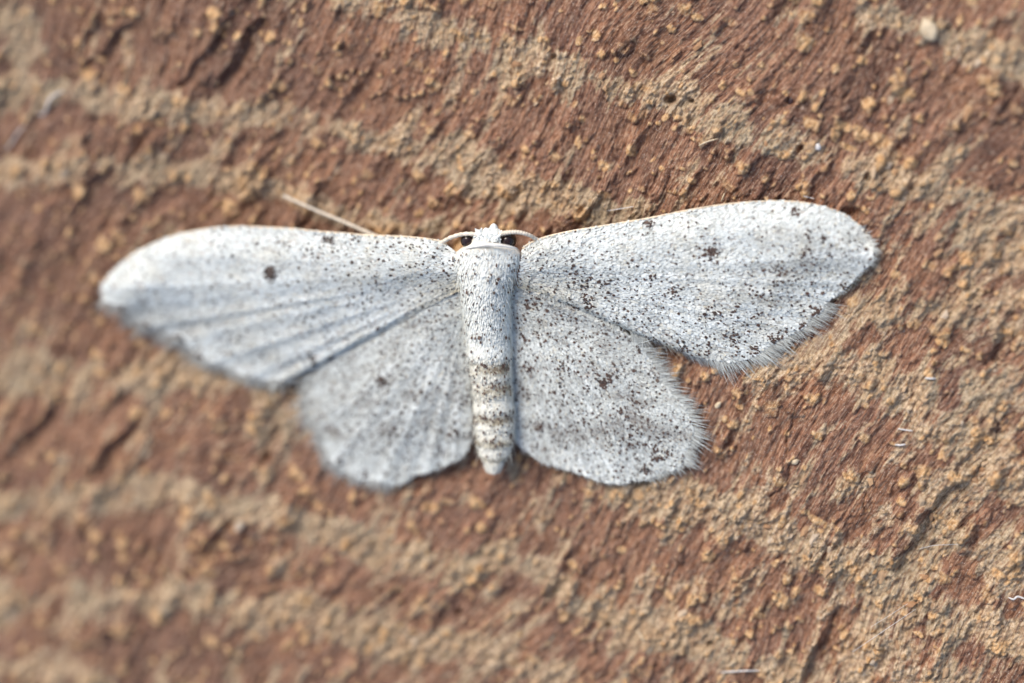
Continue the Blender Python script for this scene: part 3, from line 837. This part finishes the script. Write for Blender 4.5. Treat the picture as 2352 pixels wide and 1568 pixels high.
RF.fringe([(c3(2200, 265, 0), c3(2250, 510, 0), 13, 161, 0.53, .6), (c3(2250, 510, 0), c3(1990, 735, 0), 9, 161, 0.47, .5), (c3(1990, 735, 0), c3(1610, 1025, 0), 32, 434, 0.42, .5), (c3(1690, 975, 0), c3(1540, 1075, 0), 42, 186, 0.42, .4),
           (c3(1610, 1025, 0), c3(960, 985, 0), 38, 384, 0.47, .55), (c3(960, 985, 0), c3(340, 712, 0), 34, 322, 0.59, .55), (c3(340, 712, 0), c3(150, 678, 0), 18, 74, 0.64, .7)], seed=31)
LF.fringe([(c2(62, 570, 0), c2(130, 712, 0), 10, 99, 0.59, .6), (c2(58, 680, 0), c2(650, 1040, 0), 32, 930, 0.24, .6), (c2(650, 1040, 0), c2(1260, 1150, 0), 26, 620, 0.34, .65), (c2(1260, 1150, 0), c2(1960, 785, 0), 9, 310, 0.53, .6)], seed=32)  # dark outer margin: grey fringe and the shadow below it share one tone
RH.fringe([((1440, 768), (1590, 978), 33, 471, 0.51, .42), ((1588, 978), (1566, 1062), 34, 210, 0.51, .35), ((1566, 1062), (1490, 1098), 16, 186, 0.47, .4), ((1492, 1098), (1214, 1038), 8, 310, 0.61, .5), ((1214, 1038), (1186, 850), 10, 124, 0.61, .6)], seed=33)
LH.fringe([((760, 825), (722, 968), 38, 496, 0.36, .5), ((722, 968), (790, 1076), 30, 434, 0.36, .5), ((790, 1076), (905, 1112), 22, 372, 0.36, .5), ((905, 1112), (1060, 1048), 8, 210, 0.56, .5), ((1060, 1048), (1080, 880), 9, 124, 0.59, .6)], seed=34)
RF.costa(c3(110, 405, 0), c3(2255, 330, 0), .040, .022)
LF.costa(c2(2180, 340, 0), c2(62, 570, 0), .040, .022)

# ---- body: one loft from the face to the tip of the abdomen
#        y,   x,   half-width px, centre height mm, half-height mm
SEC = [(524, 1128, 6, 1.42, 0.10), (530, 1126, 22, 1.42, 0.30), (538, 1122, 34, 1.45, 0.48), (548, 1121, 41, 1.45, 0.58), (556, 1121, 40, 1.46, 0.60), (561, 1122, 44, 1.47, 0.64), (566, 1124, 60, 1.48, 0.74), (571, 1124, 66, 1.47, 0.76), (575, 1123, 70, 1.44, 0.75), (582, 1122, 80, 1.41, 0.79),
       (596, 1121, 80, 1.39, 0.82), (620, 1120, 70, 1.36, 0.86), (660, 1118, 58, 1.29, 0.84), (700, 1119, 56, 1.19, 0.78), (735, 1121, 54, 1.09, 0.72), (775, 1123, 52, 1.00, 0.67), (820, 1126, 49, 0.92, 0.62), (870, 1130, 46, 0.86, 0.58), (920, 1134, 45, 0.81, 0.54),
       (960, 1136, 45, 0.77, 0.51), (1000, 1137, 44, 0.73, 0.48), (1025, 1137, 39, 0.70, 0.43), (1045, 1136, 29, 0.66, 0.35), (1064, 1135, 21, 0.62, 0.27), (1076, 1134, 14, 0.60, 0.19), (1082, 1134, 5, 0.60, 0.08)]
SEC = np.array(SEC, float)
NB, NT = 230, 56
ys = np.linspace(SEC[0, 0], SEC[-1, 0], NB)
ip = [np.interp(ys, SEC[:, 0], SEC[:, i]) for i in range(1, 5)]
ker = np.array([1, 2, 3, 2, 1]) / 9.0
ip = [np.convolve(np.pad(a, 2, mode='edge'), ker, 'valid') for a in ip]
SEGS = [782, 826, 868, 908, 946, 985, 1020, 1046]
bul = np.zeros(NB)
for a, b in zip(SEGS[:-1], SEGS[1:]):
    f = (ys - a) / (b - a); m = (f >= 0) & (f < 1)
    bul[m] = .10 * np.sin(np.clip(f[m], 0, 1) ** 1.6 * math.pi * .92)
th = np.linspace(0, 2 * math.pi, NT, endpoint=False)
C = at(ip[0], ys, ip[2])
hw = ip[1] * PX * (1 + .55 * bul); hz = ip[3] * (1 + bul)
BP = C[:, None, :] + np.stack([hw[:, None] * np.cos(th), np.zeros((NB, NT)), hz[:, None] * np.sin(th)], -1)
i = np.arange(NB * NT).reshape(NB, NT); j = np.roll(i, -1, 1)
bq = np.stack([i[:-1], i[1:], j[1:], j[:-1]], -1).reshape(-1, 4)
body = part('body', BP.reshape(-1, 3), bq, MAT_BODY)
body['label'] = 'slender cream and brown banded abdomen with white thorax and head'


def body_sample(n, rng, ymin, ymax, top=.12):
    # on the upper half
    yy = rng.uniform(ymin, ymax, n); tt = math.pi * (top + (1 - 2 * top) * rng.random(n))
    k = (yy - ys[0]) / (ys[1] - ys[0]); k0 = np.clip(k.astype(int), 0, NB - 2); f = (k - k0)[:, None]
    h0 = hw[k0] * (1 - f[:, 0]) + hw[k0 + 1] * f[:, 0]; h1 = hz[k0] * (1 - f[:, 0]) + hz[k0 + 1] * f[:, 0]
    c = C[k0] * (1 - f) + C[k0 + 1] * f
    P = c + np.stack([h0 * np.cos(tt), 0 * tt, h1 * np.sin(tt)], -1)
    N = nrm(np.stack([np.cos(tt) / h0, 0 * tt, np.sin(tt) / h1], -1))
    D = nrm(C[k0 + 1] - C[k0])
    D = nrm(D - N * np.sum(D * N, -1, keepdims=True))
    return P, D, N, yy, tt


rng = np.random.default_rng(51)


def body_tone(yy, tt):
    sx = np.cos(tt)                                           # -1 left .. 1 right
    t = .84 + .08 * fbm(yy / 18, tt * 4, 501, 2) + 0 * yy
    w = .12 + .25 * sstep(760, 860, yy)
    for c, wd, a, bias in [(838, 12, .85, .5), (886, 12, .80, .3), (955, 11, .85, .3), (1008, 8, .80, .2), (1046, 5, .60, .1)]:
        e = np.exp(-((yy - c + 3 * np.sin(tt * 3)) / wd) ** 2) * np.clip(.55 + bias * sx + .35 * vnoise(yy / 6, tt * 5, 505), 0, 1)
        t -= a * e; w += .75 * e
    return t, w


n = 8600
P, D, N, yy, tt = body_sample(n, rng, 559, 1078)
tone, warm = body_tone(yy, tt)
ang = rng.normal(0, .22, n)[:, None]; D = nrm(D * np.cos(ang) + np.cross(N, D) * np.sin(ang))
longer = np.where(yy < 770, rng.uniform(.09, .19, n), rng.uniform(.08, .17, n))
v1, q1 = build_blades(P + N * .008, D, nrm(N + rng.normal(0, .1, (n, 3))), longer, np.where(yy < 770, rng.uniform(.03, .06, n), rng.uniform(.04, .075, n)), rng.uniform(.02, .22, n), .2)
o = part('pale_scales', v1, q1, MAT_SCALE, body, True, {'tone': np.repeat(np.clip(tone + rng.normal(0, .08, n), 0, 1), 6), 'warm': np.repeat(np.clip(warm + rng.normal(0, .1, n), 0, 1), 6)})
o['kind'] = 'stuff'
# dark scales of the body
n0 = 4000
P, D, N, yy, tt = body_sample(n0, rng, 575, 1060)
pr = .075 * (yy < 790) + np.where(yy >= 790, .06, 0)
for c, wd in [(838, 14), (886, 14), (955, 13), (1008, 9)]: pr = pr + .20 * np.exp(-((yy - c) / wd) ** 2)
s_ = rng.random(n0) < pr
P, D, N = P[s_], D[s_], N[s_]; n = len(P)
ln = .060 * np.exp(rng.normal(0, .3, n))
v1, q1 = build_blades(P + N * .085, D, N, ln, ln * rng.uniform(.5, .95, n), rng.uniform(0, .1, n), .34)
o = part('dark_scales', v1, q1, MAT_DARK, body, True, {'tone': np.repeat(np.clip(rng.normal(.2, .2, n), 0, .8), 6), 'warm': np.repeat(np.clip(rng.normal(.8, .25, n), 0, 1), 6)})
o['kind'] = 'stuff'
# long hair on the thorax, its sides and the wing roots, and along the abdomen
n = 1100
P, D, N, yy, tt = body_sample(n, rng, 585, 790, .02)
flank = np.abs(np.cos(tt)); side_ = np.sign(np.cos(tt))
D = nrm(D + np.stack([side_ * rng.uniform(.0, .4, n), 0 * yy, -.1 + 0 * yy], -1) * (flank ** 2)[:, None] + rng.normal(0, .10, (n, 3)))
v1, q1 = build_hairs(P, D, N, np.where(flank > .75, rng.uniform(.2, .6, n), rng.uniform(.06, .16, n)), rng.uniform(.012, .028, n), np.where(flank > .7, -.1, -.02), rng.normal(0, .08, n))
t1 = np.repeat(np.clip(rng.normal(.9, .12, n), 0, 1), 8); w1 = np.repeat(np.clip(rng.normal(.15, .2, n), 0, 1), 8)
n = 420
P, D, N, yy, tt = body_sample(n, rng, 800, 1040, 0)
keep = np.abs(np.cos(tt)) > .75
P, D, N, tt = P[keep], D[keep], N[keep], tt[keep]; n = len(P)
D = nrm(D + np.stack([np.sign(np.cos(tt)) * rng.uniform(0, .3, n), 0 * tt, 0 * tt], -1))
v2, q2 = build_hairs(P, D, N, rng.uniform(.3, .7, n), rng.uniform(.010, .02, n), 0 * tt, rng.normal(0, .08, n))
t2 = np.repeat(np.clip(rng.normal(.7, .2, n), 0, 1), 8); w2 = np.repeat(np.clip(rng.normal(.3, .2, n), 0, 1), 8)
o = part('body_hair', np.vstack([v1, v2]), np.vstack([q1, q2 + len(v1)]), MAT_SCALE, body, True, {'tone': np.concatenate([t1, t2]), 'warm': np.concatenate([w1, w2])})
o['kind'] = 'stuff'
# tuft of white scales on the brow and the pale lobe of the palp
n = 520
P = at(rng.uniform(1094, 1146, n), rng.uniform(531, 548, n), rng.uniform(1.85, 2.02, n))
D = nrm(np.stack([rng.normal(0, .5, n), rng.normal(-.2, .6, n), rng.uniform(-.1, .35, n)], -1)); N = nrm(np.stack([0 * P[:, 0], 0 * P[:, 0] + .2, 1 + 0 * P[:, 0]], -1))
D = nrm(D - .5 * N * np.sum(D * N, -1, keepdims=True))
v1, q1 = build_blades(P, D, N, rng.uniform(.08, .16, n), rng.uniform(.04, .07, n), rng.uniform(-.2, .2, n), .3)
o = part('brow_tuft', v1, q1, MAT_SCALE, body, True, {'tone': np.repeat(np.clip(rng.normal(.93, .07, n), 0, 1), 6), 'warm': np.repeat(np.clip(rng.normal(.0, .1, n), 0, 1), 6)})
o['kind'] = 'stuff'


def ellipsoid(name, c, rx, ry, rz, mat, parent, attrs=None, nu=28, nv=18, taper=0.0):
    th_ = np.linspace(0, 2 * math.pi, nu, endpoint=False); ph = np.linspace(.03, math.pi - .03, nv)
    k = 1 + taper * np.cos(ph)[:, None]
    Vv = np.stack([rx * k * np.sin(ph)[:, None] * np.cos(th_), ry * np.cos(ph)[:, None] + 0 * th_, rz * k * np.sin(ph)[:, None] * np.sin(th_)], -1) + c
    ii = np.arange(nu * nv).reshape(nv, nu); jj = np.roll(ii, -1, 1)
    qq = np.stack([ii[:-1], jj[:-1], jj[1:], ii[1:]], -1).reshape(-1, 4)
    return part(name, Vv.reshape(-1, 3), qq, mat, parent, True, {k_: np.full(nu * nv, val) for k_, val in (attrs or {}).items()})


ellipsoid('palp', at(1134, 527, 1.72), .15, .20, .16, MAT_SCALE, body, {'tone': .86, 'warm': .05}, taper=-.15)
ellipsoid('palp', at(1116, 533, 1.66), .12, .15, .14, MAT_SCALE, body, {'tone': .92, 'warm': .05}, taper=-.15)
for ex, ey in ((1077, 550), (1167, 551)):
    ellipsoid('eye', at(ex, ey, 1.56), .27, .29, .32, MAT_EYE, body)
# collar: arched pale ridge behind the head
arc = np.array([at(x, 571 - 9 * (1 - ((x - 1128) / 60) ** 2), 1.75 + .55 * math.sqrt(max(0, 1 - ((x - 1128) / 66) ** 2))) for x in np.linspace(1068, 1187, 40)])
mc = plain('collar_scales', (0.80, 0.77, 0.71), .6, .25, .08)
tube('collar', arc, 0.055 * np.sin(np.linspace(.25, math.pi - .25, 40)) ** .6, mc, body, 10)


def antenna(pts, r0, r1):
    ln = spline(pts, 240)
    L = at(ln[:, 0], ln[:, 1], ln[:, 2])
    k = np.arange(len(L))
    rad = np.linspace(r0, r1, len(L)) * (1 + .10 * np.sign(np.sin(k * 2 * math.pi / 6)) * np.abs(np.sin(k * 2 * math.pi / 6)) ** .5)
    return tube('antenna', L, rad, MAT_ANT, moth, 8)


antenna([(1110, 541, 1.92), (1085, 537, 1.95), (1060, 538, 1.9), (1036, 545, 1.75), (1014, 556, 1.5), (980, 568, 1.15), (930, 562, .8), (862, 541, .55), (800, 514, .45), (740, 489, .42), (690, 467, .42), (651, 449, .45)], .070, .044)
antenna([(1140, 541, 1.92), (1162, 534, 1.95), (1190, 533, 1.9), (1214, 539, 1.75), (1234, 550, 1.45), (1262, 566, 1.05), (1310, 575, .7), (1380, 570, .5)], .070, .050)


# ------------------------------------------------------------------ loose bits on the board
def strand(name, label, cat, pts, r, mat, lift=0.04, group=None, taper=.5):
    ln = spline(pts, 40); P0 = at(ln[:, 0], ln[:, 1], 0)
    zz = ground(P0[:, 0], P0[:, 1]); kk = np.ones(9) / 9
    zz = np.convolve(np.pad(zz, 4, mode='edge'), kk, 'valid')
    zz = np.maximum(zz, ground(P0[:, 0], P0[:, 1]) - .02) + lift + ln[:, 2]
    L = at(ln[:, 0], ln[:, 1], zz); b = L[0].copy()
    f = np.linspace(-1, 1, 40); rad = .75 * r * (1 - taper * np.abs(f) ** 3)
    o = tube(name, L, rad, mat, None, 6, base=b)
    o.location = tuple(b * MM)
    return tag(o, label, cat, group)


strand('lint_fibre', 'curled white lint fibre with a hooked end on the dark wood beyond the left wing', 'fibre', [(88, 260, 0), (100, 262, 0), (106, 250, .1), (110, 236, .1), (120, 222, .1), (138, 212, 0), (146, 209, 0)], .05, MAT_LINT)
strand('lint_fibre', 'faint pale curved lint strand below the hooked white fibre', 'fibre', [(12, 345, 0), (28, 325, .05), (42, 303, .1), (52, 292, .1), (60, 293, 0)], .032, MAT_LINT)
strand('wood_splinter', 'pale straw coloured splinter lying flat above the right forewing', 'splinter', [(1605, 334, .05), (1625, 325, .08), (1650, 318, .05)], .04, MAT_SPLINT)
strand('wood_splinter', 'short pale splinter standing upright beside the flat straw coloured splinter', 'splinter', [(1664, 331, .02), (1669, 322, .1), (1674, 312, .2)], .03, MAT_SPLINT)
strand('wood_splinter', 'tiny pale chip leaning on the edge of the right forewing', 'splinter', [(1657, 463, .02), (1660, 455, .1), (1664, 444, .2)], .045, MAT_SPLINT)
strand('lint_fibre', 'thin white hair lying on tan crumbs between head and right forewing edge', 'fibre', [(1395, 484, .05), (1420, 480, .08), (1455, 474, .12)], .020, MAT_LINT)
strand('lint_fibre', 'short white hair just above the highest part of the right forewing', 'fibre', [(1845, 450, .05), (1858, 453, .1), (1870, 456, .1)], .022, MAT_LINT)
strand('lint_fibre', 'stubby white fibre on tan wood beyond the right wing tips', 'fibre', [(2124, 868, .02), (2136, 869, .08), (2149, 869, .06)], .045, MAT_LINT)
strand('lint_fibre', 'short white fibre in the upper one of a ragged pale pair', 'fibre', [(2062, 984, .02), (2078, 987, .08), (2096, 989, .06)], .032, MAT_LINT)
strand('lint_fibre', 'thick white fibre in the lower one of a ragged pale pair', 'fibre', [(2056, 1021, .02), (2068, 1022, .08), (2080, 1020, .06)], .045, MAT_LINT)
strand('lint_fibre', 'straight horizontal white fibre on wood below the right hindwing', 'fibre', [(1655, 1544, .04), (1700, 1541, .08), (1744, 1540, .06)], .035, MAT_LINT)
strand('silk_thread', 'long fine silk thread stretched across the grey hollow', 'thread', [(1958, 1497, .35), (2010, 1462, .5), (2060, 1428, .5), (2104, 1398, .35)], .010, MAT_LINT, taper=.2)
strand('silk_thread', 'fine silk thread parallel to the longer one across the grey hollow', 'thread', [(2000, 1440, .4), (2045, 1412, .5), (2085, 1386, .4)], .008, MAT_LINT, taper=.2)
strand('silk_thread', 'short white silk thread hanging over the wood step above the grey hollow', 'thread', [(2112, 1260, .2), (2150, 1252, .4), (2200, 1250, .2)], .011, MAT_LINT, taper=.2)
strand('wood_splinter', 'pale forked splinter on blurred tan wood below the abdomen', 'splinter', [(1462, 1448, .05), (1472, 1460, .1), (1480, 1474, .05)], .045, MAT_SPLINT)
strand('lint_fibre', 'bright white curled flake at the far right beside the grey hollow', 'fibre', [(2316, 1372, .02), (2328, 1376, .1), (2338, 1370, .1), (2356, 1376, .05)], .045, MAT_LINT)


def chunk(name, label, cat, px, py, sx, sy, sz, rot, mat, seed, pointed=False):
    bm = bmesh.new()
    bmesh.ops.create_icosphere(bm, subdivisions=2, radius=1.0)
    rr = np.random.default_rng(seed)
    for v in bm.verts:
        f = 1 + rr.normal(0, .09)
        tp = 1 - .75 * max(0, v.co.y) if pointed else 1
        v.co = Vector((v.co.x * sx * f * tp, v.co.y * sy * f, v.co.z * sz * f)) * MM
    me = bpy.data.meshes.new(name); bm.to_mesh(me); bm.free(); me.materials.append(mat)
    me.polygons.foreach_set('use_smooth', np.ones(len(me.polygons), bool))
    o = bpy.data.objects.new(name, me); col.objects.link(o)
    p = at(px, py, 0); z = float(ground(p[0], p[1]))
    p = at(px, py, z)
    o.location = (p[0] * MM, p[1] * MM, (z + sz * .55) * MM); o.rotation_euler = (0.1, -.1, rot)
    return tag(o, label, cat)


chunk('seed_pellet', 'dark brown glossy pellet on tan band above the right forewing', 'pellet', 1817, 232, .13, .22, .13, -.5, MAT_FRASS, 5)
chunk('white_flake', 'tiny bright white flake on the tan band above the right forewing', 'flake', 1879, 337, .09, .12, .05, .2, MAT_LINT, 6)
chunk('wood_chip', 'pale triangular wood chip on the tan band in soft focus', 'chip', 2132, 66, .30, .42, .07, .35, MAT_SPLINT, 7, True)
chunk('wood_chip', 'small cream chip on red wood right of the right hindwing', 'chip', 1650, 929, .09, .15, .07, -.7, MAT_SPLINT, 8, True)
chunk('wood_chip', 'small cream chip at the end of the thin crack in the wood', 'chip', 1826, 1060, .13, .10, .07, .2, MAT_SPLINT, 9)
